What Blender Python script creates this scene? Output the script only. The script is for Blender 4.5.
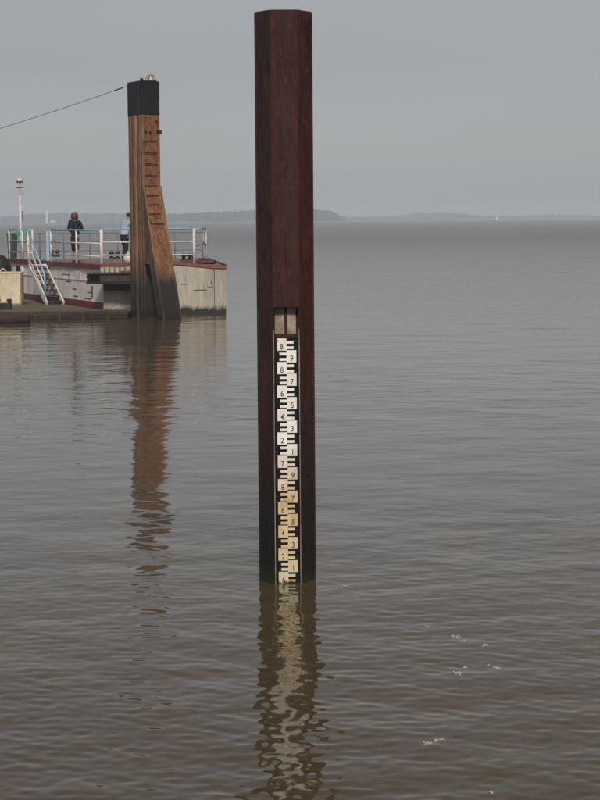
import bpy, bmesh, math, random
import numpy as np
from mathutils import Vector, Matrix

random.seed(7)
rng = np.random.default_rng(11)
for o in list(bpy.data.objects):
    bpy.data.objects.remove(o, do_unlink=True)
scene = bpy.context.scene
COL = scene.collection
R = math.radians

# ---------------------------------------------------------------- camera
EYE = 3.11                    # eye height above the water, metres
F = 2000.0                    # focal length in units of the 600x800 picture
PITCH = math.atan(180.8 / F)
ROLL = R(-0.43)
cam_d = bpy.data.cameras.new('camera')
cam = bpy.data.objects.new('camera', cam_d)
COL.objects.link(cam)
cam_d.sensor_fit = 'VERTICAL'
cam_d.sensor_height = 36.0
cam_d.lens = 36.0 * F / 800.0
cam_d.clip_start = 0.1
cam_d.clip_end = 30000
CM = Matrix.Translation((0, 0, EYE)) @ Matrix.Rotation(math.pi/2 - PITCH, 4, 'X') @ Matrix.Rotation(ROLL, 4, 'Z')
cam.matrix_world = CM
scene.camera = cam
scene.render.resolution_x, scene.render.resolution_y = 768, 1024

# ---------------------------------------------------------------- sky and sun
SUN_EL, SUN_AZ = R(38), math.atan2(0.04, -1.0)      # azimuth measured from +Y towards +X
world = bpy.data.worlds.new('World')
scene.world = world
world.use_nodes = True
wn, wl = world.node_tree.nodes, world.node_tree.links
bg = wn['Background']
sky = wn.new('ShaderNodeTexSky')
sky.sky_type = 'NISHITA'
sky.sun_disc = False
sky.sun_elevation = SUN_EL
sky.sun_rotation = SUN_AZ
sky.air_density = 1.0
sky.dust_density = 0.6
sky.ozone_density = 1.0
hs = wn.new('ShaderNodeHueSaturation')
hs.inputs['Saturation'].default_value = 0.15
wl.new(sky.outputs[0], hs.inputs['Color'])
tint = wn.new('ShaderNodeMix'); tint.data_type = 'RGBA'; tint.blend_type = 'MULTIPLY'
tint.inputs[0].default_value = 1.0
tint.inputs[7].default_value = (.98, .984, 1.018, 1)            # thin lilac-grey overcast
wtc = wn.new('ShaderNodeTexCoord')
wmp = wn.new('ShaderNodeMapping'); wmp.inputs['Scale'].default_value = (1, 1, 3.5)
wl.new(wtc.outputs['Generated'], wmp.inputs[0])
wno = wn.new('ShaderNodeTexNoise'); wno.inputs['Scale'].default_value = 3.2; wno.inputs['Detail'].default_value = 4
wl.new(wmp.outputs[0], wno.inputs['Vector'])
wra = wn.new('ShaderNodeMapRange'); wl.new(wno.outputs['Fac'], wra.inputs[0])
wra.inputs[1].default_value = .3; wra.inputs[2].default_value = .7; wra.inputs[3].default_value = .955; wra.inputs[4].default_value = 1.045
wcl = wn.new('ShaderNodeMix'); wcl.data_type = 'RGBA'; wcl.blend_type = 'MULTIPLY'; wcl.inputs[0].default_value = 1.0
wl.new(hs.outputs[0], wcl.inputs[6]); wl.new(wra.outputs[0], wcl.inputs[7])   # faint unevenness of the cloud
wl.new(wcl.outputs[2], tint.inputs[6])
wl.new(tint.outputs[2], bg.inputs['Color'])
bg.inputs['Strength'].default_value = 0.05

sun_d = bpy.data.lights.new('sun', 'SUN')
sun_d.energy = 3.0
sun_d.angle = R(9)
sun_d.color = (1.0, 0.92, 0.83)
sun = bpy.data.objects.new('sun', sun_d)
COL.objects.link(sun)
SDIR = Vector((math.sin(SUN_AZ)*math.cos(SUN_EL), math.cos(SUN_AZ)*math.cos(SUN_EL), math.sin(SUN_EL)))
sun.rotation_euler = SDIR.to_track_quat('Z', 'Y').to_euler()
sun.location = SDIR * 60

scene.view_settings.view_transform = 'Standard'
scene.view_settings.look = 'None'
scene.view_settings.exposure = -0.02
scene.view_settings.gamma = 1.0
scene.view_settings.use_curve_mapping = False

# ---------------------------------------------------------------- measuring helpers
def ray(px, py):
    d = Vector(((px-300)/F, (400-py)/F, -1.0))
    return CM.to_3x3() @ d
def at(px, py, Y):
    d = ray(px, py); t = Y / d.y
    return Vector((d.x*t, Y, EYE + d.z*t))
def on_z(px, py, z=0.0):
    d = ray(px, py); t = (z-EYE)/d.z
    return Vector((d.x*t, d.y*t, z))
def on_line(px, py, P, Q):
    """plan point where the sight line meets the vertical plane through P and Q"""
    d = ray(px, py)
    n = Vector((Q.y-P.y, -(Q.x-P.x)))
    t = (n.x*P.x + n.y*P.y) / (n.x*d.x + n.y*d.y)
    return Vector((d.x*t, d.y*t, EYE + d.z*t))

# ---------------------------------------------------------------- materials
def nodes_of(m):
    m.use_nodes = True
    return m.node_tree.nodes, m.node_tree.links, m.node_tree.nodes['Principled BSDF']

def ramp(n, l, src, stops):
    r = n.new('ShaderNodeValToRGB')
    els = r.color_ramp.elements
    while len(els) < len(stops): els.new(0.5)
    for e, (p, c) in zip(els, stops):
        e.position = p
        e.color = (c[0], c[1], c[2], 1) if hasattr(c, '__len__') else (c, c, c, 1)
    l.new(src, r.inputs[0])
    return r.outputs[0]

def noise(n, l, coord, scale, stretch=(1, 1, 1), detail=6, rough=0.6, off=(0, 0, 0)):
    mp = n.new('ShaderNodeMapping')
    mp.inputs['Scale'].default_value = stretch
    mp.inputs['Location'].default_value = off
    l.new(coord, mp.inputs[0])
    t = n.new('ShaderNodeTexNoise')
    t.inputs['Scale'].default_value = scale
    t.inputs['Detail'].default_value = detail
    t.inputs['Roughness'].default_value = rough
    l.new(mp.outputs[0], t.inputs['Vector'])
    return t.outputs['Fac']

def mix(n, l, fac, a, b, mode='MIX'):
    m = n.new('ShaderNodeMix'); m.data_type = 'RGBA'; m.blend_type = mode
    for sock, v in ((m.inputs[0], fac), (m.inputs[6], a), (m.inputs[7], b)):
        if hasattr(v, 'is_output'): l.new(v, sock)
        elif hasattr(v, '__len__'): sock.default_value = (v[0], v[1], v[2], 1)
        else: sock.default_value = v
    return m.outputs[2]

def zfac(n, l, coord, z0, z1, wob=0.12, scale=6):
    """1 below z0, 0 above z1, with a ragged edge"""
    s = n.new('ShaderNodeSeparateXYZ'); l.new(coord, s.inputs[0])
    nz = noise(n, l, coord, scale, (1, 1, .35), 5, .65)
    a = n.new('ShaderNodeMath'); a.operation = 'MULTIPLY_ADD'
    l.new(nz, a.inputs[0]); a.inputs[1].default_value = wob*2; a.inputs[2].default_value = -wob
    b = n.new('ShaderNodeMath'); b.operation = 'ADD'
    l.new(s.outputs[2], b.inputs[0]); l.new(a.outputs[0], b.inputs[1])
    mr = n.new('ShaderNodeMapRange')
    l.new(b.outputs[0], mr.inputs[0])
    mr.inputs[1].default_value = z0; mr.inputs[2].default_value = z1
    mr.inputs[3].default_value = 1; mr.inputs[4].default_value = 0
    return mr.outputs[0]

def speckle(n, l, c, col, tone, scale, lo, hi, stretch=(1, 1, .5), off=(1, 2, 3)):
    f = noise(n, l, c, scale, stretch, 7, .72, off)
    return mix(n, l, ramp(n, l, f, [(lo, 0), (hi, 1)]), col, tone)

def weathered(name, base, dirt, amount=0.5, scale=4.0, stretch=(1, 1, .25), rough=0.6, bump=0.004, wet=None, wetcol=(.012, .011, .010), third=None, spec=0.4, marks=(), slime=None):
    m = bpy.data.materials.new(name)
    n, l, p = nodes_of(m)
    tc = n.new('ShaderNodeTexCoord'); c = tc.outputs['Object']
    f = noise(n, l, c, scale, stretch, 8, .68)
    fac = ramp(n, l, f, [(0.5-0.22*amount-.06, 0), (0.5+0.30-0.28*amount, 1)])
    col = mix(n, l, fac, dirt, base)
    f2 = noise(n, l, c, scale*4.3, stretch, 5, .6, (3, 7, 1))
    col = mix(n, l, 0.5, col, ramp(n, l, f2, [(0.25, .45), (.75, 1.4)]), 'MULTIPLY')
    if third:
        f3 = noise(n, l, c, scale*.7, stretch, 8, .7, (9, 2, 5))
        col = mix(n, l, ramp(n, l, f3, [(.50, 0), (.66, 1)]), col, third)
    for tone, sc, lo, hi, st in marks:
        col = speckle(n, l, c, col, tone, sc, lo, hi, st, (sc*.37, sc*.11, sc*.23))
    if wet:
        col = mix(n, l, zfac(n, l, c, wet[0], wet[1], wet[2] if len(wet) > 2 else .12), col, wetcol)
    if slime:
        col = mix(n, l, zfac(n, l, c, slime[0], slime[1], slime[2], 14), col, slime[3])
    l.new(col, p.inputs['Base Color'])
    p.inputs['Roughness'].default_value = rough
    p.inputs['Specular IOR Level'].default_value = spec
    if bump:
        b = n.new('ShaderNodeBump'); b.inputs['Strength'].default_value = .6; b.inputs['Distance'].default_value = bump
        f4 = noise(n, l, c, scale*6, stretch, 6, .7)
        l.new(f4, b.inputs['Height']); l.new(b.outputs[0], p.inputs['Normal'])
    return m

M = {}
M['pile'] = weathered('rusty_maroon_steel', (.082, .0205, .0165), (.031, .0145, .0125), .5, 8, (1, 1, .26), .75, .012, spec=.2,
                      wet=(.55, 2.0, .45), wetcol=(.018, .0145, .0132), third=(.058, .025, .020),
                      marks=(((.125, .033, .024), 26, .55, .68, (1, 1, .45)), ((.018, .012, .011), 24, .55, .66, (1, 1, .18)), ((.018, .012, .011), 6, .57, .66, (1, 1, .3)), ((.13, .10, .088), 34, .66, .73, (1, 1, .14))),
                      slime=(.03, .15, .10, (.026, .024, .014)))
M['pile_front'] = weathered('greyed_dimmed_maroon_steel', (.064, .0175, .0148), (.026, .0135, .012), .5, 8, (1, 1, .24), .75, .012, spec=.2,  # grey streaks of its own; base also darkened to offset the frontal sun
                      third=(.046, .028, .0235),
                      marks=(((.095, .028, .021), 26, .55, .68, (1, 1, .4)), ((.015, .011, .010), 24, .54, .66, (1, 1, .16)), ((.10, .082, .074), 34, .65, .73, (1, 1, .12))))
M['pile_dark'] = weathered('dark_rusty_steel', (.056, .026, .023), (.027, .019, .018), .5, 8, (1, 1, .28), .75, .012, spec=.2,  # darker and less red than the steel of the right side plate
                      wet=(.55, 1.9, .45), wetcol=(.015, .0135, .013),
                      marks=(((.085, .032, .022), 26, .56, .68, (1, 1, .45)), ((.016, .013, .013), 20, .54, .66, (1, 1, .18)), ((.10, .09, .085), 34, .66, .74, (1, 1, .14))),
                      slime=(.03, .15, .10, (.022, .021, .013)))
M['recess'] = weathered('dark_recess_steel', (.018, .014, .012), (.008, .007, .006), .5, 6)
M['galv'] = weathered('galvanised_edge', (.33, .29, .22), (.10, .07, .05), .5, 9, (1, 1, .3))
M['pale_plate'] = weathered('pale_grey_plate', (.40, .36, .27), (.16, .11, .06), .45, 9, (1, 1, .6))
M['board'] = weathered('black_board', (.006, .006, .008), (.011, .009, .008), .4, 9, spec=.15)
M['ink'] = weathered('black_ink', (.02, .02, .022), (.03, .03, .03), .2, 8, bump=0)
def plate_mat():
    m = bpy.data.materials.new('enamel_number_plate')
    n, l, p = nodes_of(m)
    g = n.new('ShaderNodeNewGeometry'); c = g.outputs['Position']
    s = zfac(n, l, c, .72, 1.22, .20, 9)
    f = noise(n, l, c, 16, (1, 1, .6), 7, .7)
    tan = mix(n, l, ramp(n, l, f, [(.34, 0), (.62, 1)]), (.44, .30, .15), (.72, .58, .36))
    white = mix(n, l, ramp(n, l, noise(n, l, c, 11, (1, 1, .5), 6, .7, (4, 4, 1)), [(.28, 0), (.45, 1)]), (.52, .48, .42), (.84, .83, .80))
    low = mix(n, l, zfac(n, l, c, .12, .5, .1, 10), tan, (.66, .57, .39))
    col = mix(n, l, s, white, low)
    oi = n.new('ShaderNodeObjectInfo')
    rnd = ramp(n, l, oi.outputs['Random'], [(0, (.92, .90, .86)), (1, (1.04, 1.04, 1.04))])
    col = mix(n, l, 1.0, col, rnd, 'MULTIPLY')
    col = speckle(n, l, c, col, (.20, .13, .07), 34, .66, .74, (1, 1, .4))
    slime = zfac(n, l, c, .004, .02, .045, 26)
    col = mix(n, l, slime, col, (.05, .04, .02))
    l.new(col, p.inputs['Base Color']); p.inputs['Roughness'].default_value = .4
    return m
M['plate'] = plate_mat()

M['tar'] = weathered('black_bitumen', (.011, .011, .015), (.020, .018, .021), .4, 3)
M['tower_rust'] = weathered('orange_brown_rust', (.31, .145, .066), (.15, .064, .034), .6, 3.6, (1, 1, .7), .9, .02,
                            wet=(1.1, 1.6, .3), wetcol=(.026, .022, .020), third=(.30, .185, .095),
                            marks=(((.075, .034, .022), 6, .53, .63, (1, 1, .8)), ((.37, .23, .12), 8, .58, .70, (1, 1, .6)), ((.19, .062, .028), 9, .49, .62, (1, 1, .8))), slime=(.05, .3, .15, (.014, .013, .011)))
M['tower_brown'] = weathered('brown_stained_steel', (.24, .130, .072), (.115, .062, .039), .5, 3.0, (1.2, 1.2, .34), .9, .015,
                             wet=(.9, 2.3, .35), wetcol=(.032, .028, .025), third=(.20, .145, .098),
                             marks=(((.07, .042, .030), 5, .54, .66, (1, 1, .3)), ((.26, .17, .10), 9, .58, .68, (1, 1, .4))), slime=(.05, .3, .15, (.014, .013, .011)))
M['tower_ridge'] = weathered('pale_steel_ridge', (.27, .165, .10), (.13, .075, .045), .5, 2.2, (1.4, 1.4, .14), .9, .008,
                             wet=(.9, 2.1, .3), wetcol=(.042, .036, .032))
M['tower_low'] = weathered('grey_brown_web_steel', (.15, .100, .068), (.07, .046, .034), .5, 2.0, (1.2, 1.2, .2), .9, .015,
                           wet=(.9, 2.0, .3), wetcol=(.034, .030, .027), slime=(.05, .3, .15, (.014, .013, .011)))
M['rung'] = weathered('dark_rung_steel', (.055, .024, .014), (.03, .015, .01), .5, 6, bump=0)
M['darksteel'] = weathered('dark_grey_steel', (.040, .034, .032), (.020, .016, .015), .5, 3, third=(.075, .04, .025))
M['deep'] = weathered('blackened_steel', (.010, .009, .009), (.014, .012, .011), .4, 3)
M['rust_top'] = weathered('rusty_orange_top', (.27, .085, .045), (.12, .05, .03), .5, 4, (1, 1, 1), .85)
M['white_hull'] = weathered('dirty_white_paint', (.86, .86, .83), (.60, .57, .52), .45, 2.2, (1, 1, .3), .5, .006, spec=.3, marks=(((.30, .17, .10), 7, .64, .72, (1, 1, .18)),))
M['beige_hull'] = weathered('weathered_beige_plating', (.49, .45, .385), (.31, .275, .225), .5, 2.2, (1.6, 1.6, .22), .85, .008,
                            wet=(.15, .30, .20), wetcol=(.030, .026, .020), third=(.40, .36, .30))
M['red_paint'] = weathered('red_brown_paint', (.215, .030, .032), (.12, .022, .022), .4, 3, (1, 1, .8), .6, .004)
M['red_faded'] = weathered('faded_red_edge', (.30, .10, .075), (.19, .055, .04), .5, 3, (1, 1, .8), .7, .004)
M['deckplate'] = weathered('worn_grey_deck', (.24, .21, .19), (.16, .125, .11), .5, 1.6, (1, 1, 1), .8, .004)
M['white_paint'] = weathered('white_rail_paint', (.85, .85, .83), (.58, .54, .50), .25, 6, (1, 1, .5), .45, .001)
M['blue_paint'] = weathered('light_blue_paint', (.34, .53, .70), (.25, .40, .54), .3, 5, (1, 1, .5), .5, .001)
M['grey_rail'] = weathered('dull_grey_rail', (.17, .18, .19), (.10, .10, .10), .4, 5, bump=0)
M['green'] = weathered('dark_green_plastic', (.010, .065, .050), (.008, .045, .036), .4, 4, bump=0)
M['bright_green'] = weathered('bright_green_lens', (.04, .42, .16), (.03, .30, .12), .3, 4, bump=0)
M['bollard'] = weathered('black_bollard_paint', (.012, .014, .020), (.02, .02, .022), .4, 5)
M['brown_hatch'] = weathered('brown_red_hatch', (.10, .030, .026), (.06, .022, .02), .4, 4)
M['dock'] = weathered('weathered_dock_plating', (.065, .050, .036), (.022, .018, .014), .5, 1.5, (1, 1, .6), .85, .01, wet=(.02, .09, .05))
M['dock_top'] = weathered('silty_dock_top', (.17, .135, .10), (.085, .066, .05), .5, 1.2, (1, 1, 1), .9, .01)
M['log'] = weathered('old_timber', (.060, .046, .034), (.028, .022, .018), .5, 4, (.3, 1, 1), .9, .01)
M['cream'] = weathered('cream_tank_paint', (.70, .63, .47), (.50, .42, .28), .35, 2.5, (1, 1, .4), .55, .003)
M['cream_edge'] = weathered('rusty_cream_edge', (.40, .29, .16), (.20, .11, .06), .5, 6, (1, 1, .5), .7)
M['rubber'] = weathered('black_rubber', (.013, .011, .011), (.022, .018, .016), .4, 4)
M['cable'] = weathered('steel_cable', (.060, .060, .060), (.035, .035, .035), .4, 9, bump=0)
M['lamp_glass'] = weathered('clear_lamp_glass', (.62, .60, .52), (.50, .48, .42), .3, 8, bump=0, rough=.2)
M['skin'] = weathered('skin', (.52, .30, .21), (.44, .24, .17), .3, 9, (1, 1, 1), .5, 0)
M['navy'] = weathered('navy_cloth', (.010, .011, .020), (.015, .016, .027), .4, 12, (1, 1, .5), .9, .004)
M['trouser'] = weathered('charcoal_cloth', (.014, .013, .015), (.022, .02, .022), .4, 12, (1, 1, .5), .9, .004)
M['shirt'] = weathered('pale_blue_cloth', (.46, .51, .62), (.36, .40, .50), .4, 10, (1, 1, .6), .9, .005)
M['hair_red'] = weathered('auburn_hair', (.17, .055, .028), (.075, .026, .016), .5, 30, (1, 1, .15), .55, .01)
M['hair_dark'] = weathered('dark_hair', (.03, .02, .015), (.018, .012, .01), .5, 30, (1, 1, .15), .55, .01)
M['shoe'] = weathered('black_leather', (.012, .011, .011), (.02, .018, .018), .3, 12, bump=0, rough=.45)
M['foam'] = weathered('white_foam', (.50, .48, .45), (.36, .34, .31), .5, 60, (1, 1, 1), .8, .002)
M['woods'] = weathered('dark_woodland', (.050, .062, .034), (.030, .038, .024), .5, .05, (1, 1, 1), .9, 0)
M['bank'] = weathered('reedy_bank', (.13, .13, .085), (.08, .085, .055), .5, .01, (1, .2, 1), .9, 0)
M['far_white'] = weathered('white_render', (.80, .80, .78), (.72, .72, .70), .3, .5, bump=0)
M['sail'] = weathered('white_sailcloth', (.85, .85, .83), (.78, .78, .76), .3, .5, bump=0)

# ---------------------------------------------------------------- mesh helpers
ROOT = {}
def root_of(o):
    while o is not None and o.parent is not None: o = o.parent
    return o
def tag(o, label=None, cat=None, group=None, kind=None):
    if label: o['label'] = label
    if cat: o['category'] = cat
    if group: o['group'] = group
    if kind: o['kind'] = kind
    return o
def empty(name, loc, label, cat, group=None):
    o = bpy.data.objects.new(name, None)
    o.empty_display_size = .2
    COL.objects.link(o); o.location = loc
    return tag(o, label, cat, group)

class MB:
    def __init__(s): s.v, s.f = [], []
    def add(s, verts, faces):
        b = len(s.v); s.v += [tuple(v) for v in verts]; s.f += [tuple(i+b for i in f) for f in faces]
        return s
    def hexa(s, bot, top):
        """closed solid between two polygons with the same number of corners"""
        n = len(bot)
        faces = [tuple(range(n-1, -1, -1)), tuple(range(n, 2*n))]
        faces += [(i, (i+1) % n, n+(i+1) % n, n+i) for i in range(n)]
        return s.add(list(bot)+list(top), faces)
    def prism(s, poly, z0, z1):
        return s.hexa([(x, y, z0) for x, y in poly], [(x, y, z1) for x, y in poly])
    def box(s, c, size, ax=None):
        c = Vector(c); hx, hy, hz = size[0]/2, size[1]/2, size[2]/2
        if ax is None: X, Y, Z = Vector((1, 0, 0)), Vector((0, 1, 0)), Vector((0, 0, 1))
        else: X, Y, Z = ax
        q = [c + X*a*hx + Y*b*hy for a, b in ((-1, -1), (1, -1), (1, 1), (-1, 1))]
        return s.hexa([p - Z*hz for p in q], [p + Z*hz for p in q])
    def slab(s, a, b, depth, z0, z1):
        """upright plate over the plan line a-b, 'depth' thick to its right-hand side"""
        a = Vector((a[0], a[1])); b = Vector((b[0], b[1])); d = (b-a).normalized(); nn = Vector((d.y, -d.x))*depth
        return s.prism([a, b, b+nn, a+nn] if depth < 0 else [a, a+nn, b+nn, b], z0, z1)
    def tube(s, pts, r, seg=8, cap=True):
        pts = [Vector(p) for p in pts]
        rr = r if hasattr(r, '__len__') else [r]*len(pts)
        base = len(s.v); prev = None
        for i, p in enumerate(pts):
            d = (pts[min(i+1, len(pts)-1)] - pts[max(i-1, 0)]).normalized()
            u = d.orthogonal().normalized() if prev is None else (prev - d*prev.dot(d)).normalized()
            prev = u; w = d.cross(u)
            for k in range(seg):
                a = 2*math.pi*k/seg
                s.v.append(tuple(p + (u*math.cos(a) + w*math.sin(a))*rr[i]))
        for i in range(len(pts)-1):
            for k in range(seg):
                k2 = (k+1) % seg
                s.f.append((base+i*seg+k, base+i*seg+k2, base+(i+1)*seg+k2, base+(i+1)*seg+k))
        if cap:
            s.f.append(tuple(base+k for k in range(seg-1, -1, -1)))
            e = base+(len(pts)-1)*seg
            s.f.append(tuple(e+k for k in range(seg)))
        return s
    def lathe(s, c, prof, seg=20):
        c = Vector(c)
        return s.tube([c+Vector((0, 0, z)) for r, z in prof], [max(r, 1e-4) for r, z in prof], seg)
    def mesh(s, name, off=(0, 0, 0)):
        me = bpy.data.meshes.new(name)
        o = Vector(off)
        me.from_pydata([tuple(Vector(v)-o) for v in s.v], [], s.f)
        bm = bmesh.new(); bm.from_mesh(me)
        bmesh.ops.recalc_face_normals(bm, faces=bm.faces)
        bm.to_mesh(me); bm.free()
        return me
    def build(s, name, mat, parent=None, smooth=False, bevel=0, origin=None):
        r = root_of(parent) if parent else None
        off = Vector(r.location) if r else (Vector(origin) if origin is not None else Vector((0, 0, 0)))
        me = s.mesh(name, off)
        me.materials.append(M[mat] if isinstance(mat, str) else mat)
        if smooth:
            for p in me.polygons: p.use_smooth = True
        o = bpy.data.objects.new(name, me)
        COL.objects.link(o)
        if parent: o.parent = parent
        elif origin is not None: o.location = origin
        if bevel:
            b = o.modifiers.new('bevel', 'BEVEL'); b.width = bevel; b.segments = 2; b.limit_method = 'ANGLE'
        return o

# ---------------------------------------------------------------- water
NW = 110
lam = np.exp(rng.uniform(np.log(0.075), np.log(3.0), NW))
th = rng.normal(R(-98), R(52), NW)           # mean travel towards the camera, a little askew
ph = rng.uniform(0, 2*np.pi, NW)
kx, ky = 2*np.pi/lam*np.cos(th), 2*np.pi/lam*np.sin(th)
SLOPE = 0.034
sl = SLOPE*np.sqrt(2.0/NW)*(0.75+0.5*rng.random(NW))
sl = sl*np.where(lam > .6, .48, np.where(lam > .22, .72, 1.30))
amp = sl*lam/(2*np.pi)
GROW = 0.0022
def gust(x, y):
    g = np.sin(.21*x+.13*y+1.0)+np.sin(-.11*x+.29*y+4.0)+np.sin(.05*x-.17*y+2.2)+np.sin(.37*x+.05*y+.3)+np.sin(.03*x+.071*y)
    return 1.0+.26*g
def water_z(x, y):
    x = np.asarray(x, float); y = np.asarray(y, float)
    z = np.zeros_like(x)
    cell = np.maximum(GROW*np.maximum(y, 4), .012)
    g = gust(x, y)
    for i in range(NW):
        w = np.clip((lam[i]/cell-2.6)/2.0, 0, 1)
        a = amp[i]*w
        if lam[i] < 1.2: a = a*g
        z += a*np.sin(kx[i]*x+ky[i]*y+ph[i])
    z *= np.clip((y-4)/2, 0, 1)*np.clip((420-y)/150, 0, 1)
    return z
def build_water():
    ys = [-120.0, -20.0, 4.0]
    y = 6.0
    while y < 260: ys.append(y); y *= 1+GROW
    while y < 9000: ys.append(y); y *= 1.03
    ys.append(9000.0)
    ys = np.array(ys)
    u = np.linspace(-1, 1, 420)
    X = np.abs(np.maximum(ys, 6))[:, None]*0.24*u[None, :]
    ext = np.array([1.15, 1.5, 2.2, 4, 8, 20.])
    side = (np.abs(np.maximum(ys, 6))[:, None]*.24)*ext[None, :] + np.array([.5, 2, 6, 20, 80, 3000])[None, :]
    X = np.concatenate([-side[:, ::-1], X, side], axis=1)
    Y = np.repeat(ys[:, None], X.shape[1], 1)
    Z = np.zeros_like(X)
    inner = slice(6, -6)
    Z[:, inner] = water_z(X[:, inner], Y[:, inner])
    edge = np.ones(420); edge[:10] = np.linspace(0, 1, 10); edge[-10:] = np.linspace(1, 0, 10)
    Z[:, inner] *= edge[None, :]
    nr, nc = X.shape
    co = np.stack([X, Y, Z], -1).reshape(-1, 3).astype(np.float32)
    i = np.arange(nr*nc).reshape(nr, nc)
    f = np.stack([i[:-1, :-1], i[:-1, 1:], i[1:, 1:], i[1:, :-1]], -1).reshape(-1, 4)
    me = bpy.data.meshes.new('water')
    me.vertices.add(len(co)); me.vertices.foreach_set('co', co.ravel())
    me.loops.add(f.size); me.loops.foreach_set('vertex_index', f.ravel().astype(np.int32))
    me.polygons.add(len(f)); me.polygons.foreach_set('loop_start', np.arange(0, f.size, 4, dtype=np.int32))
    me.polygons.foreach_set('use_smooth', np.ones(len(f), bool))
    me.update(calc_edges=True); me.validate()
    m = bpy.data.materials.new('muddy_river_water')
    n, l, p = nodes_of(m)
    tc = n.new('ShaderNodeNewGeometry'); c = tc.outputs['Position']
    silt = noise(n, l, c, .12, (1, .5, 1), 4, .55)
    col = mix(n, l, ramp(n, l, silt, [(.35, 0), (.65, 1)]), (.076, .057, .029), (.092, .069, .037))
    l.new(col, p.inputs['Base Color'])
    p.inputs['IOR'].default_value = 1.333
    sp = n.new('ShaderNodeSeparateXYZ'); l.new(c, sp.inputs[0])          # the open river is more ruffled than the lee by the quay
    mr = n.new('ShaderNodeMapRange'); l.new(sp.outputs[1], mr.inputs[0])
    mr.inputs[1].default_value = 15; mr.inputs[2].default_value = 300
    mr.inputs[3].default_value = 0; mr.inputs[4].default_value = 1
    pw = n.new('ShaderNodeMath'); pw.operation = 'POWER'; l.new(mr.outputs[0], pw.inputs[0]); pw.inputs[1].default_value = .58
    ma = n.new('ShaderNodeMath'); ma.operation = 'MULTIPLY_ADD'; l.new(pw.outputs[0], ma.inputs[0])
    ma.inputs[1].default_value = .215; ma.inputs[2].default_value = .03
    l.new(ma.outputs[0], p.inputs['Roughness'])
    p.inputs['Specular Tint'].default_value = (1.0, .965, .905, 1)       # silt film
    gx = noise(n, l, c, .08, (.3, 1, 1), 4, .55, (5, 1, 0))
    st = ramp(n, l, gx, [(.35, .35), (.65, 1.0)])
    b0 = n.new('ShaderNodeBump'); b0.inputs['Distance'].default_value = .022
    l.new(st, b0.inputs['Strength'])
    l.new(noise(n, l, c, 1.3, (.9, 1, 1), 3, .5), b0.inputs['Height'])
    b1 = n.new('ShaderNodeBump'); b1.inputs['Distance'].default_value = .0022
    l.new(st, b1.inputs['Strength'])
    l.new(noise(n, l, c, 6.5, (.9, 1, 1), 1.5, .45), b1.inputs['Height'])
    ms = n.new('ShaderNodeMapRange'); l.new(sp.outputs[1], ms.inputs[0])
    ms.inputs[1].default_value = 28; ms.inputs[2].default_value = 170
    ms.inputs[3].default_value = 0; ms.inputs[4].default_value = 1
    b2 = n.new('ShaderNodeBump'); b2.inputs['Distance'].default_value = .26
    l.new(ms.outputs[0], b2.inputs['Strength'])
    l.new(noise(n, l, c, .42, (.75, 1, 1), 4, .55, (2, 9, 0)), b2.inputs['Height'])
    l.new(b2.outputs[0], b0.inputs['Normal'])
    l.new(b0.outputs[0], b1.inputs['Normal'])
    l.new(b1.outputs[0], p.inputs['Normal'])
    me.materials.append(m)
    o = bpy.data.objects.new('water', me); COL.objects.link(o)
    tag(o, 'grey brown tidal river water with small ripples', kind='structure')
build_water()

# ---------------------------------------------------------------- far shore
def ico(sub):
    bm = bmesh.new(); bmesh.ops.create_icosphere(bm, subdivisions=sub, radius=1)
    v = [x.co.copy() for x in bm.verts]; f = [tuple(x.index for x in p.verts) for p in bm.faces]; bm.free()
    return v, f
ICO1, ICO2 = ico(1), ico(2)
def clump(mb, c, rx, ry, rz, src=ICO1, jit=.25):
    v, f = src
    vs = []
    for p in v:
        k = 1+random.uniform(-jit, jit)
        vs.append((c[0]+p.x*rx*k, c[1]+p.y*ry*k, c[2]+p.z*rz*k))
    mb.add(vs, f)
def shore(Y, prof, n, label, depth):
    """wooded shore: prof = (px, top py) in the photograph's measure"""
    mb = MB(); px0, px1 = prof[0][0], prof[-1][0]
    for i in range(n):
        px = random.uniform(px0, px1)
        for (a, ya), (b, yb) in zip(prof, prof[1:]):
            if a <= px <= b: py = ya+(yb-ya)*(px-a)/(b-a); break
        yy = Y+random.uniform(0, depth)
        p = at(px, py, yy)
        top = max(p.z, 4)*random.uniform(.72, 1.04)
        r = random.uniform(3.5, 8)
        clump(mb, (p.x, yy, top-r*.8), r*1.3, r*1.2, r*.8)
        clump(mb, (p.x+random.uniform(-6, 6), yy-4, (top-r)*.5), r*1.5, r, (top-r)*.6+2)
    tag(mb.build('woodland', 'woods'), label, 'woodland', kind='stuff')
shore(2600, [(158, 214.5), (185, 213), (205, 212), (240, 211), (262, 209.5), (300, 210), (322, 208.8), (330, 210.5), (336, 214.5)], 420,
      'nearer dark wooded headland ending in the middle of the river', 160)
shore(3300, [(-160, 215), (-60, 216), (10, 215.5), (36, 213.5), (60, 212.5), (100, 213), (140, 212.5), (175, 213.5)], 420,
      'hazy wooded shore behind the white lighthouse', 200)
shore(3900, [(345, 216.5), (380, 216), (408, 214), (425, 211.5), (455, 212), (470, 214), (480, 215.5), (520, 215), (560, 214.5), (600, 215.5), (700, 215), (800, 216)], 420,
      'faint pale wooded shore behind the sailing boat', 250)
mb = MB()
mb.prism([(-2600, 3350), (150, 3950), (2600, 3950), (2600, 5600), (-2600, 5600)], -.6, 3.0)
tag(mb.build('far_shore', 'bank'), 'low far shore of the river', kind='structure')
mb = MB()
a, b = at(150, 219, 2640), at(343, 219, 2640)
mb.hexa([(a.x-60, 2585, -.6), (b.x+25, 2585, -.6), (b.x, 2800, -.6), (a.x-60, 3300, -.6)],
        [(a.x-60, 2600, 2.5), (b.x, 2600, 1.2), (b.x, 2790, 1.5), (a.x-60, 3300, 2.5)])
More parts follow.
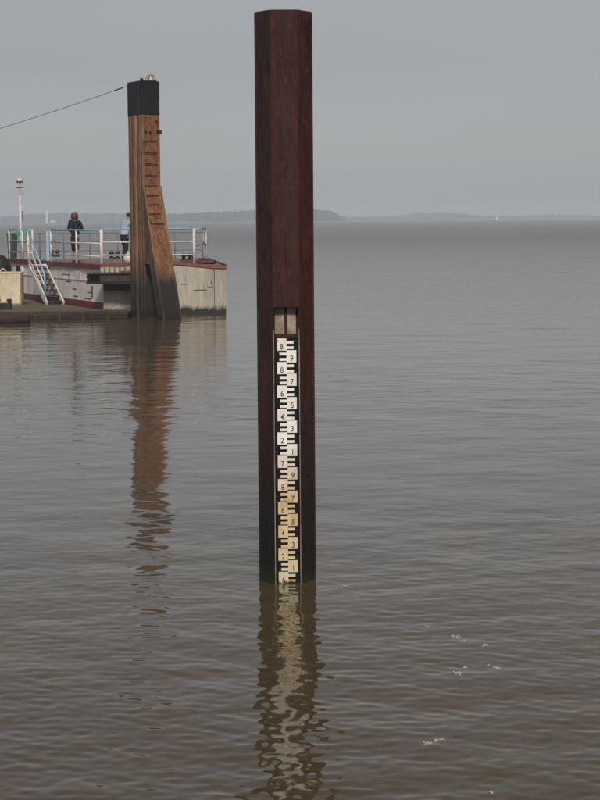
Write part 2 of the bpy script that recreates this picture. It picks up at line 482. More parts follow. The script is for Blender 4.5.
tag(mb.build('headland', 'bank'), 'low headland in the river', kind='structure')

lp = at(46.8, 219, 3000); lp.z = 0
lt = empty('lighthouse', lp, 'slender white lighthouse on the hazy far shore', 'lighthouse')
htop = at(46.8, 208.5, 3000).z
MB().lathe(lp, [(3.2, -.5), (3.2, 1), (1.6, 1.2), (1.1, htop*.82)], 14).build('tower', 'far_white', lt, True)
MB().lathe(lp, [(1.6, htop*.82), (1.6, htop*.84), (.8, htop*.845), (.8, htop*.95), (.1, htop)], 12).build('lantern_room', 'far_white', lt)
hp = at(53, 219.5, 3010); hp.z = 0
ft = empty('cottage', hp, 'small white cottage beside the far lighthouse', 'cottage')
MB().box(hp+Vector((0, 0, 1.8)), (7, 6, 4.4)).build('wall', 'far_white', ft)
MB().hexa([hp+Vector(v) for v in ((-3.8, -3.3, 4.0), (3.8, -3.3, 4.0), (3.8, 3.3, 4.0), (-3.8, 3.3, 4.0))],
          [hp+Vector(v) for v in ((-3.8, -.1, 6), (3.8, -.1, 6), (3.8, .1, 6), (-3.8, .1, 6))]).build('roof', 'bank', ft)
bp = at(497.5, 220, 2300); bp.z = 0
sb = empty('sailing_boat', bp, 'tiny sailing boat with a white sail far out on the river', 'boat')
MB().hexa([bp+Vector(v) for v in ((-2.2, -.5, -.3), (2.2, -.3, -.3), (2.2, .3, -.3), (-2.2, .5, -.3))],
          [bp+Vector(v) for v in ((-2.6, -.9, .7), (3.4, -.15, .9), (3.4, .15, .9), (-2.6, .9, .7))]).build('hull', 'far_white', sb)
MB().tube([bp+Vector((.3, 0, .3)), bp+Vector((.3, 0, 6.4))], .07, 6).build('mast', 'far_white', sb)
MB().add([bp+Vector(v) for v in ((.25, 0, 1.3), (-2.4, .15, 1.3), (-1.2, .35, 3.4), (.25, 0, 6.2), (.25, .06, 1.3), (-2.4, .21, 1.3), (-1.2, .41, 3.4), (.25, .06, 6.2))],
         [(0, 1, 2, 3), (7, 6, 5, 4), (0, 4, 5, 1), (1, 5, 6, 2), (2, 6, 7, 3), (3, 7, 4, 0)]).build('sail', 'sail', sb)

# ---------------------------------------------------------------- gauge pile
PB = on_z(287.6, 583.5, 0.0) + Vector((0, .18, 0))       # axis of the pile at the water line
pile = empty('gauge_pile', (PB.x, PB.y, 0), 'tall dark red rusty steel pile with a tide gauge in its front', 'pile')
PILE_TOP = at(283.5, 9.6, PB.y-.18).z
OPEN_TOP = at(286.5, 305.8, PB.y-.18).z
yaw = Matrix.Rotation(R(2.0), 3, 'Z')
def P(x, y, z): return Vector((PB.x, PB.y, 0)) + yaw @ Vector((x, y, z))
HW, FW, DP = .2385, .113, .18
ZB = -3.0
def plate(mb, a, b, t, z0, z1):
    """pile wall between plan points a and b, t thick inwards"""
    a = Vector(a); b = Vector(b); d = (b-a).normalized(); n = Vector((-d.y, d.x))*t
    c = [a, b, b+n, a+n]
    mb.hexa([P(p.x, p.y, z0) for p in c], [P(p.x, p.y, z1) for p in c])
T = .012
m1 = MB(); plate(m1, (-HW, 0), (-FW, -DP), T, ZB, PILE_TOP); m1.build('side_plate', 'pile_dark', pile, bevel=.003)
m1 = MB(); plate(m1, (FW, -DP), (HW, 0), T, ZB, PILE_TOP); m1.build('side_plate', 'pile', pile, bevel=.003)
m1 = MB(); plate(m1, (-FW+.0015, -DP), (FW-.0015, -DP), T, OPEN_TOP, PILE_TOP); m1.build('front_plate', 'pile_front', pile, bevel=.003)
for a, b in (((HW, 0), (FW, DP)), ((FW, DP), (-FW, DP)), ((-FW, DP), (-HW, 0))):
    m1 = MB(); plate(m1, a, b, T, ZB, PILE_TOP-.001); m1.build('back_plate', 'pile', pile)
for s in (-1, 1):            # interlocks along the two outer corners
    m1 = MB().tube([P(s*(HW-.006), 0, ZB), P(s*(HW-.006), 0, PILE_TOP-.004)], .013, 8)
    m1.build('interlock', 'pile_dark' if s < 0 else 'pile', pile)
hexo = [(-HW+.014, 0), (-FW+.008, -DP+.014), (FW-.008, -DP+.014), (HW-.014, 0), (FW-.008, DP-.014), (-FW+.008, DP-.014)]
MB().hexa([P(x, y, PILE_TOP-.05) for x, y in hexo], [P(x, y, PILE_TOP-.02) for x, y in hexo]).build('top_plate', 'pile', pile)
# faint weld seam on the front
MB().tube([P(.004, -DP-.001, OPEN_TOP+.02), P(.002, -DP-.001, OPEN_TOP+.62)], .004, 6).build('weld_seam', 'pile_dark', pile)
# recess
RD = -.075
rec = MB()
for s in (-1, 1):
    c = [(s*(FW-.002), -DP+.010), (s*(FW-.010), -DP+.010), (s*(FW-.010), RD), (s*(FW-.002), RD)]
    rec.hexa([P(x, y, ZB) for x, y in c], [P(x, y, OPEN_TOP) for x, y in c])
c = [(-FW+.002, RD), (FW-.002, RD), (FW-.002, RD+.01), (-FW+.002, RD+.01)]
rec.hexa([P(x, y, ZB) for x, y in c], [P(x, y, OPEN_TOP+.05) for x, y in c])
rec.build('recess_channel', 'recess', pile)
for s in (-1, 1):
    x0 = s*(FW-.001)
    c = [(x0, -DP-.004), (x0-s*.007, -DP-.004), (x0-s*.007, -DP+.05), (x0, -DP+.05)]
    MB().hexa([P(x, y, -1) for x, y in c], [P(x, y, OPEN_TOP-.20) for x, y in c]).build('edge_strip', 'galv', pile)
c = [(-FW+.001, -DP-.003), (FW-.001, -DP-.003), (FW-.001, -DP+.02), (-FW+.001, -DP+.02)]
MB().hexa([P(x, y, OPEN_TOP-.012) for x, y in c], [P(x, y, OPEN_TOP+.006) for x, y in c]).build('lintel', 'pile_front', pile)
# the pale plates and the bar above the gauge board
for xa, xb in ((-.094, -.014), (.012, .085)):
    c = [(xa, RD-.014), (xb, RD-.014), (xb, RD-.001), (xa, RD-.001)]
    MB().hexa([P(x, y, OPEN_TOP-.245) for x, y in c], [P(x, y, OPEN_TOP-.02) for x, y in c]).build('backing_plate', 'pale_plate', pile)
c = [(-.013, RD-.03), (.011, RD-.03), (.011, RD), (-.013, RD)]
MB().hexa([P(x, y, OPEN_TOP-.25) for x, y in c], [P(x, y, OPEN_TOP-.0) for x, y in c]).build('divider_bar', 'pile', pile)
c = [(-.075, RD-.06), (.07, RD-.06), (.07, RD), (-.075, RD)]
MB().hexa([P(x, y, OPEN_TOP-.268) for x, y in c], [P(x, y, OPEN_TOP-.243) for x, y in c]).build('clamp_bar', 'pile', pile)

# gauge board with its raised plates
BY = -.145                                            # front of the board
ztop = at(285, 338.6, PB.y+BY).z
zbot = at(287.5, 583.4, PB.y+BY).z
NROW = 21
STEP = (ztop-zbot)/NROW
c = [(-.103, BY), (.100, BY), (.100, RD), (-.103, RD)]
board = MB().hexa([P(x, y, -.9) for x, y in c], [P(x, y, ztop+.012) for x, y in c]).build('gauge_board', 'board', pile)
def local_piece(name, verts_mb, mat):
    me = verts_mb.mesh(name); me.materials.append(M[mat]); return me
XC = .002
bw, bb = .083, .060
TH = .005
big = local_piece('number_plate', MB().box((0, 0, 0), (bw, TH, STEP*1.03)), 'plate')
bar = local_piece('graduation_bar', MB().box((0, 0, 0), (bb, TH, STEP*.23)), 'plate')
def put(name, me, x, z, y=0.0, rz=0):
    o = bpy.data.objects.new(name, me); COL.objects.link(o)
    o.parent = board
    o.location = P(x, BY-TH/2+y, z) - Vector((PB.x, PB.y, 0))
    o.rotation_euler = (0, 0, R(2.0))
    return o
def digit_mesh(ch, h):
    cu = bpy.data.curves.new('digit', 'FONT'); cu.body = ch; cu.size = h/.70
    cu.align_x = 'CENTER'; cu.extrude = .001; cu.offset = .0004; cu.resolution_u = 4
    t = bpy.data.objects.new('digit', cu); COL.objects.link(t)
    bpy.context.view_layer.update()
    me = bpy.data.meshes.new_from_object(t.evaluated_get(bpy.context.evaluated_depsgraph_get()))
    bpy.data.objects.remove(t, do_unlink=True)
    me.transform(Matrix.Rotation(math.pi/2, 4, 'X') @ Matrix.Diagonal((.86, 1, 1, 1)))
    me.materials.clear(); me.materials.append(M['ink'])
    return me
dig = {}
seq = '8' + '987654321' + '7' + '987654321' + '6'
for i, ch in enumerate(seq):
    zc = ztop-(i+.5)*STEP
    s = -1 if i % 2 == 0 else 1
    jx = random.uniform(-.0012, .0012)
    yo = 0 if s < 0 else -.0008
    put('number_plate', big, XC+s*(bw/2)+jx, zc, yo)
    for fz in (.19, -.27):
        put('graduation_bar', bar, XC-s*(bb/2)+jx, zc+fz*STEP, -.0004)
    if ch not in dig: dig[ch] = digit_mesh(ch, STEP*.48)
    o = put('digit', dig[ch], XC+s*(bw*.50)+jx+(.003 if s > 0 else 0), zc-STEP*.40, -TH/2-.0006+yo)
    o['label'] = 'black figure ' + ch + ' on a gauge plate'
m1 = MB()
for (x, z) in ((.172, at(308, 473, PB.y).z),):
    d = (Vector((HW, 0))-Vector((FW, -DP))).normalized(); n = Vector((d.y, -d.x))
    q = Vector((FW, -DP)) + d*.11
    m1.tube([P(q.x, q.y, z), P(q.x+n.x*.012, q.y+n.y*.012, z)], .016, 8)
m1.build('bolt', 'pile_dark', pile)
for x, z in ((-.072, ztop-.016), (.078, ztop-.02)):
    MB().tube([P(x, BY-.008, z), P(x, BY-.001, z)], .005, 8).build('screw', 'galv' if x > 0 else 'ink', pile)

# ---------------------------------------------------------------- mooring dolphin
A = at(143.6, 200, 63.8); Bp = at(129.6, 200, 64.75); Cp = at(160.6, 200, 64.40)
A2, B2, C2 = (Vector((p.x, p.y)) for p in (A, Bp, Cp))
D2 = B2+C2-A2
DT = at(143.5, 80.2, 63.8).z
dol = empty('mooring_dolphin', (A.x, A.y, 0), 'rusty steel mooring dolphin with black top and leaning leg beside the barge', 'dolphin')
ud = (A2-B2).normalized()                      # along the left face, towards the viewer
ur = (C2-A2).normalized()
ZS = at(146, 186, 63.8).z                      # where the leaning leg leaves the shaft
ZW = at(148, 263, 63.4).z                      # lower edge of the web
CAPZ = at(143.6, 114.5, 63.8).z
lean0 = at(164.0, 319.5, 62.55)
leanv = Vector((lean0.x-A2.x, lean0.y-A2.y))   # offset of the leg's foot from the shaft corner at water level
def lean(z): return leanv*((ZS-z)/ZS)
shaft_poly = [B2, A2, C2, D2]
def poly3(pl, z): return [(p.x, p.y, z) for p in pl]
# left wall (three interlocking troughs), right wall and the back
MB().slab(B2, A2, -.05, -2.5, CAPZ).build('left_wall', 'tower_brown', dol)
MB().hexa(poly3([A2-ud*.002, C2, C2-ud*.05, A2-ud*.05], ZS-.05), poly3([A2-ud*.002, C2, C2-ud*.05, A2-ud*.05], CAPZ)).build('right_wall', 'tower_rust', dol)
MB().hexa(poly3([A2-ud*.15, C2-ud*.15, D2, B2], -2.5), poly3([A2-ud*.15, C2-ud*.15, D2, B2], CAPZ)).build('rear_wall', 'tower_low', dol)
L = (A2-B2).length
nl = Vector((ud.y, -ud.x)); nl = nl if nl.x < 0 else -nl
for k, (f0, f1, pr, mt) in enumerate(((.02, .22, .025, 'tower_brown'), (.30, .46, .03, 'tower_brown'), (.54, .59, .05, 'tower_ridge'), (.66, .84, .025, 'tower_brown'), (.93, 1.0, .02, 'tower_brown'))):
    a = B2+ud*L*f0; b = B2+ud*L*f1
    q = [a, b, b+nl*pr-ud*.02, a+nl*pr+ud*.02]
    MB().hexa(poly3(q, -2.5), poly3(q, CAPZ)).build('rib', mt, dol)
# black cap: same plan, a little proud
cen = (A2+D2)/2
def grow(pl, k): return [cen+(p-cen)*(1+k) for p in pl]
capP = grow(shaft_poly, .025)
MB().hexa(poly3(capP, CAPZ), poly3(capP, DT)).build('cap', 'tar', dol, bevel=.02)
for f0, f1, pr in ((.04, .18, .012), (.30, .44, .012), (.54, .59, .02), (.68, .82, .01)):
    a = B2+ud*L*f0; b = B2+ud*L*f1
    q = [a, b, b+nl*(pr+.03), a+nl*(pr+.03)]
    MB().hexa(poly3(q, CAPZ+.004), poly3(q, DT-.03)).build('cap_rib', 'tar', dol)
q = [A2-ud*.04-ur*.06, A2+ud*.05-ur*.06, A2+ud*.05+ur*.03, A2-ud*.04+ur*.03]
MB().hexa(poly3(q, DT-.1), poly3(q, DT+.06)).build('cap_lug', 'tar', dol)
# leaning leg and web
TK = .42
def leg_sec(z):
    d = lean(z)
    return [(A2+d).to_3d()+Vector((0, 0, z)), (C2+d).to_3d()+Vector((0, 0, z)), (C2+d-ud*TK).to_3d()+Vector((0, 0, z)), (A2+d-ud*TK).to_3d()+Vector((0, 0, z))]
mb = MB(); mb.hexa(leg_sec(-2.5), leg_sec(ZS)); mb.build('leaning_leg', 'tower_rust', dol, bevel=.01)
def lsec(z, w):
    d = lean(z)+nl*.012
    p, q = A2+d-ud*TK*.99, A2+d-ud*.006
    return [(p.x, p.y, z), (q.x, q.y, z), (q.x-nl.x*w, q.y-nl.y*w, z), (p.x-nl.x*w, p.y-nl.y*w, z)]
MB().hexa(lsec(-2.5, .01), lsec(ZS, .01)).build('leg_side', 'tower_low', dol)
def edge(p0, k, name, mt, r):
    MB().tube([(p0+lean(z)).to_3d()+Vector((0, 0, z)) for z in (-2.5, ZS)], r, 6).build(name, mt, dol)
edge(A2+ud*.005, 0, 'leg_flange', 'tower_ridge', .028)
edge(C2+ud*.005, 0, 'leg_flange', 'tower_ridge', .028)
wz = [ZW, ZS]
web = MB()
bot, top = [], []
d = lean(ZW)
for z, lst in ((ZW, bot), (ZS, top)):
    d = lean(z)
    p, q = A2-ud*.1, A2+d-ud*.05
    q = q if (q-p).dot(ud) > .05 else p+ud*.1
    for r_ in (p+nl*.004, q+nl*.004, q-nl*.05, p-nl*.05): lst.append((r_.x, r_.y, z))
web.hexa(bot, top); web.build('web_plate', 'tower_low', dol)
p, q = A2-ud*.05, A2+lean(ZW)-ud*.4
MB().hexa([(r_.x, r_.y, ZW-.03) for r_ in (p+nl*.02, q+nl*.02, q-nl*.1, p-nl*.1)], [(r_.x, r_.y, ZW+.03) for r_ in (p+nl*.02, q+nl*.02, q-nl*.1, p-nl*.1)]).build('web_edge', 'tower_ridge', dol)
zw2 = at(150, 236, 63.6).z
p, q = A2-ud*.1, A2+lean(zw2)-ud*.05
MB().hexa([(r_.x, r_.y, zw2-.02) for r_ in (p+nl*.015, q+nl*.015, q-nl*.02, p-nl*.02)], [(r_.x, r_.y, zw2+.02) for r_ in (p+nl*.015, q+nl*.015, q-nl*.02, p-nl*.02)]).build('weld_strip', 'tower_low', dol)
# dark back wall in the gap between shaft and leg
# ladder rungs on the right face
for py in (140.7, 152.5, 163.5, 175.2, 186, 195.4, 204.6, 214, 223.5):
    z = at(150, py, 63.8).z
    o2 = lean(z) if z < ZS else Vector((0, 0))
    a = A2+o2+ur*.05+ud*.035; b = A2+o2+ur*((C2-A2).length*.80)+ud*.035
    b = b+ur*random.uniform(-.06, .03); zt = z+random.uniform(-.02, .02)
    MB().tube([(a.x-ud.x*.06, a.y-ud.y*.06, z), (a.x, a.y, z), (b.x, b.y, zt), (b.x-ud.x*.06, b.y-ud.y*.06, zt)], .011, 6).build('rung', 'rung', dol)
LR = (C2-A2).length
for fr, py, r_ in ((.16, 131.5, .055), (.42, 132.5, .06), (.80, 121, .05), (.86, 131.5, .065)):
    z = at(150, py, 63.8).z; p = A2+ur*LR*fr
    MB().tube([(p.x-ud.x*.03, p.y-ud.y*.03, z), (p.x+ud.x*.012, p.y+ud.y*.012, z)], r_, 10).build('lifting_eye', 'deep', dol)
z = at(150, 131.5, 63.8).z; p = C2
MB().box((p.x+.02, p.y, z), (.09, .12, .14)).build('lug', 'deep', dol, bevel=.02)
# lantern in its cage
lc = Vector((A2.x+ur.x*.17-ud.x*.35, A2.y+ur.y*.17-ud.y*.35, DT)); lc.x = at(150.6, 78, lc.y).x
lan = MB().lathe(lc, [(.13, 0), (.13, .04), (.055, .05), (.055, .14), (.03, .17)], 14).build('lantern', 'lamp_glass', dol, True)
for k in range(3):
    a0 = math.pi*k/3+.2
    MB().tube([lc+Vector((math.cos(a0)*.17*math.cos(t), math.sin(a0)*.17*math.cos(t), .20*math.sin(t)+.0)) for t in np.linspace(0, math.pi, 13)], .013, 6).build('cage_hoop', 'galv', lan, True)
MB().tube([lc+Vector((.17*math.cos(t), .17*math.sin(t), .015)) for t in np.linspace(0, 2*math.pi, 20)], .012, 6).build('cage_ring', 'galv', lan, True)

# mooring wire to a shore post outside the picture
w0 = at(127.6, 86, 64.6); w1 = at(0, 121, 64.6)
dirw = w1-w0
w2 = w0+dirw*3.6; w2.z = w0.z+dirw.z*3.6+.05
pts = []
for i in range(49):
    t = i/48; p = w0.lerp(w2, t); p.z -= .62*4*t*(1-t)*.5; pts.append(p)
fix = (at(0, 121, 64.6).z-0)
MB().tube(pts, .009, 6).build('w', 'cable')
wo = bpy.data.objects['w']; wo.name = 'mooring_wire'
tag(wo, 'thin dark mooring wire running from the black top of the dolphin', 'wire')
MB().tube([w0.lerp(w2, .010)-Vector((0, 0, .012)), w0.lerp(w2, .03)-Vector((0, 0, .036))], .02, 8).build('shackle', 'deep', wo)
pp = Vector((w2.x, w2.y, 0))
po = empty('mooring_post', pp, 'steel mooring post holding the far end of the wire', 'post')
MB().lathe(pp, [(.3, -2.5), (.3, w2.z+.3), (.22, w2.z+.36)], 18).build('shaft', 'tower_brown', po, True)
MB().lathe(pp, [(.34, w2.z-.08), (.34, w2.z+.08)], 18).build('collar', 'tar', po, True)

# ---------------------------------------------------------------- barge
DK = 1.66
c1 = at(103, 265.6, 65.6); c2 = at(225.5, 266.6, 66.3); lf = at(7.4, 260, 77.6); rf = at(207, 257, 78.0)
C1, CR, LF, RF = (Vector((p.x, p.y)) for p in (c1, c2, lf, rf))
barge = empty('work_barge', (C1.x, C1.y, 0), 'moored white and red barge with railed deck behind the dolphin', 'barge')
NE = 8
endp = [C1.lerp(CR, i/NE) for i in range(NE+1)]
endz = [DK + (.085*math.sin(math.pi*min(i/NE/.9, 1)) if i/NE < .9 else 0) - .09*max(0, i/NE-.55)/.45 for i in range(NE+1)]
# hull side (white) and end (beige)
MB().slab(LF, C1, -.06, -.9, DK).build('hull_side', 'white_hull', barge)
m1 = MB()
inw = Vector((0, .08))
bot = [(p.x, p.y, -.9) for p in endp]+[(p.x, p.y+.08, -.9) for p in reversed(endp)]
top = [(p.x, p.y, z) for p, z in zip(endp, endz)]+[(p.x, p.y+.08, z) for p, z in zip(reversed(endp), reversed(endz))]
nn_ = NE+1
fs = [(i, i+1, 2*nn_+i+1, 2*nn_+i) for i in range(NE)]
for i in range(2*nn_): pass
m1.hexa(bot, top); m1.build('hull_end', 'beige_hull', barge)
MB().slab(CR, RF, -.06, -.9, endz[-1]-.01).build('hull_side', 'beige_hull', barge)
MB().slab(RF, LF, -.06, -.9, DK-.01).build('hull_stern', 'white_hull', barge)
# deck, cambered across the near end
dv, df = [], []
for i, (p, z) in enumerate(zip(endp, endz)):
    q = LF.lerp(RF, i/NE)
    dv += [(p.x, p.y+.01, z-.012), (q.x, q.y, DK-.012)]
for i in range(NE): df.append((2*i, 2*i+2, 2*i+3, 2*i+1))
db = len(dv); dv += [(x, y, z-.04) for x, y, z in dv]; df += [tuple(db+k for k in reversed(f)) for f in df]
MB().add(dv, df).build('deck', 'deckplate', barge)
# gunwale
sd = (C1-LF).normalized(); sn = Vector((sd.y, -sd.x)); sn = sn if sn.x < 0 else -sn
def side_strip(name, mat, p, q, out, z0, z1, zb0=None, zb1=None):
    zb0 = z0 if zb0 is None else zb0; zb1 = z1 if zb1 is None else zb1
    a = p; b = q
    return MB().hexa([(a.x, a.y, z0), (b.x, b.y, zb0), (b.x+sn.x*out, b.y+sn.y*out, zb0), (a.x+sn.x*out, a.y+sn.y*out, z0)],
                     [(a.x, a.y, z1), (b.x, b.y, zb1), (b.x+sn.x*out, b.y+sn.y*out, zb1), (a.x+sn.x*out, a.y+sn.y*out, z1)]).build(name, mat, barge)
side_strip('gunwale', 'red_paint', LF, C1, .06, DK-.15, DK+.02)
side_strip('boot_topping', 'red_paint', LF, C1, .008, -.3, .42, -.3, .43)
side_strip('rubbing_strake', 'white_hull', LF, C1, .025, 1.10, 1.14)
for i in range(NE):
    p, q, z0, z1 = endp[i], endp[i+1], endz[i], endz[i+1]
    mt = 'rust_top' if i < 2 else 'red_faded'
    MB().hexa([(p.x, p.y+.12, z0-.07), (q.x, q.y+.12, z1-.07), (q.x, q.y-.05, z1-.07), (p.x, p.y-.05, z0-.07)],
              [(p.x, p.y+.12, z0+.02), (q.x, q.y+.12, z1+.02), (q.x, q.y-.05, z1+.02), (p.x, p.y-.05, z0+.02)]).build('gunwale_plate', mt, barge)
MB().slab(CR, RF, .05, DK-.20, DK-.02).build('gunwale', 'red_faded', barge)
# details on the hull
def side_at(px, py): return on_line(px, py, LF, C1)
def side_panel(name, mat, px0, px1, py0, py1, out=.02):
    a = side_at(px0, (py0+py1)/2); b = side_at(px1, (py0+py1)/2)
    mx, my = (px0+px1)/2, None
    z1 = side_at(mx := (px0+px1)/2, py0).z; z0 = side_at(mx, py1).z
    a2, b2 = Vector((a.x, a.y)), Vector((b.x, b.y))
    return MB().hexa([(a2.x, a2.y, z0), (b2.x, b2.y, z0), (b2.x+sn.x*out, b2.y+sn.y*out, z0), (a2.x+sn.x*out, a2.y+sn.y*out, z0)],
                     [(a2.x, a2.y, z1), (b2.x, b2.y, z1), (b2.x+sn.x*out, b2.y+sn.y*out, z1), (a2.x+sn.x*out, a2.y+sn.y*out, z1)]).build(name, mat, barge)
side_panel('draught_board', 'white_paint', 76, 80.5, 269.5, 279.5, .02)
for q in ((66, 71, 281, 281.7), (73, 76.5, 288.5, 289.3), (74, 78, 295.6, 296.6), (84, 92, 298, 298.8), (88, 91, 292, 292.6), (62, 70, 274, 274.5)):
    side_panel('scuff_strip', 'darksteel', *q, .012)
side_panel('vertical_pipe', 'darksteel', 92.3, 92.9, 286, 297, .03)
side_panel('scupper', 'deep', 17.5, 21, 266, 273, .05)
side_panel('scupper_pipe', 'white_paint', 22, 23.6, 266, 275, .08)
def end_at(px, py): return on_line(px, py, C1, CR)
def end_panel(name, mat, px0, px1, py0, py1, out=.015):
    a = end_at(px0, (py0+py1)/2); b = end_at(px1, (py0+py1)/2); z1 = end_at((px0+px1)/2, py0).z; z0 = end_at((px0+px1)/2, py1).z
    return MB().hexa([(a.x, a.y-out, z0), (b.x, b.y-out, z0), (b.x, b.y+.01, z0), (a.x, a.y+.01, z0)],
                     [(a.x, a.y-out, z1), (b.x, b.y-out, z1), (b.x, b.y+.01, z1), (a.x, a.y+.01, z1)]).build(name, mat, barge)
end_panel('inset_plate', 'beige_hull', 193.5, 207, 271, 289.6, .03)
for q in ((193.5, 206.5, 289.6, 290.2), (180, 188, 284, 284.4), (207, 213, 287, 287.5)):
    end_panel('weld_strip', 'darksteel', *q, .012)
end_panel('plate_joint', 'darksteel', 214.2, 214.8, 269, 307, .012)
end_panel('plate_joint', 'beige_hull', 219, 219.6, 270, 307, .012)
end_panel('drain_hole', 'darksteel', 211, 212.3, 281, 283.2, .014)

# the beam that reaches from the barge round the dolphin
bz1 = at(100, 272.3, 64.9).z; bz0 = at(100, 284, 64.9).z
bl = at(86, 278, 64.75); br = at(133.5, 278, 64.75)
beam = MB()
beam.box(((at(100.5, 278, 64.75).x+br.x)/2, 64.95, (bz0+bz1)/2), (br.x-at(100.5, 278, 64.75).x, .34, (bz1-bz0)*.62)).build('guide_beam', 'darksteel', barge)
MB().box(((bl.x+br.x)/2, 64.95, bz1-.035), (br.x-bl.x, .46, .05)).build('beam_flange', 'darksteel', barge)
MB().box(((bl.x+br.x)/2, 64.95, bz0+.03), (br.x-bl.x, .46, .06)).build('beam_flange', 'deep', barge)
MB().box((at(93, 278, 64.75).x, 65.1, (bz0+bz1)/2), (at(99.5, 278, 64.75).x-at(87, 278, 64.75).x, .10, (bz1-bz0)*.66)).build('beam_end_plate', 'tower_low', barge)
MB().tube([at(86.6, 276, 64.8), at(91, 281, 64.8)], .035, 6).build('beam_brace', 'deep', barge)
MB().box((at(99.8, 278, 64.75).x, 64.95, (bz0+bz1)/2), (.03, .40, (bz1-bz0)*.66)).build('beam_stiffener', 'deep', barge)
MB().box(((at(104, 270, 65.3).x+at(133, 270, 65.3).x)/2, 65.38, bz1-.35), (at(133, 270, 65.3).x-at(104, 270, 65.3).x, .6, .5)).build('beam_bracket', 'deep', barge)
a, b = at(119, 276, 64.7).x, at(133.3, 276, 64.7).x
MB().box(((a+b)/2, 64.92, bz1+.012), (b-a, .5, .05)).build('rusty_cover', 'rust_top', barge)
for i in range(5):
    px = 102.5+i*5
    p = at(px, 270, 65.45)
    MB().box((p.x, 65.40, at(100, 270, 65.4).z), (.10, .14, .16)).build('timber_block', 'beige_hull', barge)
a, b = at(100, 269, 65.5).x, at(126, 269, 65.5).x
MB().box(((a+b)/2, 65.50, at(112, 269.5, 65.5).z), (b-a, .09, .17)).build('ledge', 'galv', barge)

# railings
def side_pt(px, inset=.10):
    p = on_line(px, 262, LF, C1); return Vector((p.x-sn.x*inset, p.y-sn.y*inset))
RH = 1.13
RZ = (RH, .70, .27)
def railing(run, mats, zb=DK, heights=RZ, post_mat='white_paint', post_r=.037, rail_r=.026, close=False):
    """run = list of plan points that carry posts"""
    rl = MB().tube([(p.x, p.y, zb+heights[0]) for p in run], rail_r*1.15, 8).build('railing', mats[0], barge, True)
    for h, mt in list(zip(heights, mats))[1:]:
        MB().tube([(p.x, p.y, zb+h) for p in run], rail_r, 8).build('rail', mt, rl, True)
    for p in run:
        MB().tube([(p.x, p.y, zb-.03), (p.x, p.y, zb+heights[0])], post_r, 8).build('post', post_mat, rl, True)
    return rl
W3 = ('blue_paint', 'white_paint', 'white_paint')
e98 = end_at(98.6, 265); p98 = side_pt(98.4)
p194 = on_line(194, 262, C1+Vector((0, .12)), CR+Vector((0, .12))); p194 = Vector((p194.x, p194.y))
pmid = p98.lerp(p194, .5)
railing([side_pt(48.5), side_pt(74), p98], W3)
e0 = p98.copy()
railing([e0+Vector((.03, .012)), pmid, p194], W3, zb=DK+.04)
p206 = at(206.3, 259, 71.0); p206 = Vector((p206.x, p206.y))
railing([p194+Vector((.03, .03)), p206], ('white_paint', 'grey_rail'), zb=DK, heights=(RH+.02, .6), rail_r=.017, post_r=.026)
q194 = at(203.5, 258, 76.8); q194 = Vector((q194.x, q194.y))
railing([p206+Vector((-.01, .05)), q194], ('grey_rail', 'grey_rail'), heights=(RH, .6), rail_r=.014, post_r=.018)
far = [Vector((at(px, 257, 77.2).x, 77.2)) for px in (203, 175, 146, 118, 90, 64, 40, 12)]
railing(far, ('grey_rail', 'grey_rail', 'grey_rail'), heights=(.98, .64, .30), post_mat='grey_rail', rail_r=.013, post_r=.018)
railing([side_pt(7.2), side_pt(20.3), side_pt(25.6), side_pt(30.2)], W3)
# light blue gate panel at the head of the stairs
ga = side_pt(46.0, .18); gb = side_pt(48.9, .18)
gx = at(47.6, 245, ga.y)
MB().box((gx.x, ga.y+.05, DK+.56), (.105, .05, 1.05)).build('gate_panel', 'blue_paint', barge)

# deck fittings
def bitts(px, py, k=1.0):
    p = on_z(px, py, DK)
    b_ = MB().box((p.x, p.y, DK+.015), (.42*k, .22, .07)).build('bollard', 'bollard', barge, bevel=.01)
    for s in (-1, 1):
        MB().lathe((p.x+s*.115*k, p.y, DK), [(.06*k, .03), (.06*k, .14*k), (.10*k, .15*k), (.10*k, .24*k), (.06*k, .26*k)], 12).build('bollard_head', 'bollard', b_, True)
bitts(54.6, 256.3, 1.0); bitts(114.6, 258.2, 1.0); bitts(187, 260.6, 1.0)
p = on_z(198, 262.2, DK)
MB().box((p.x, p.y+.2, DK+.01), (1.15, 1.5, .10)).build('hatch', 'brown_hatch', barge, bevel=.02)
p = on_z(204, 261.0, DK); MB().box((p.x, p.y+.1, DK+.07), (.45, .5, .05)).build('hatch_lid', 'brown_hatch', barge, bevel=.02)
p = on_z(193.5, 261, DK); MB().tube([(p.x, p.y, DK), (p.x, p.y, DK+.28)], .05, 8).build('vent_pipe', 'bollard', barge)

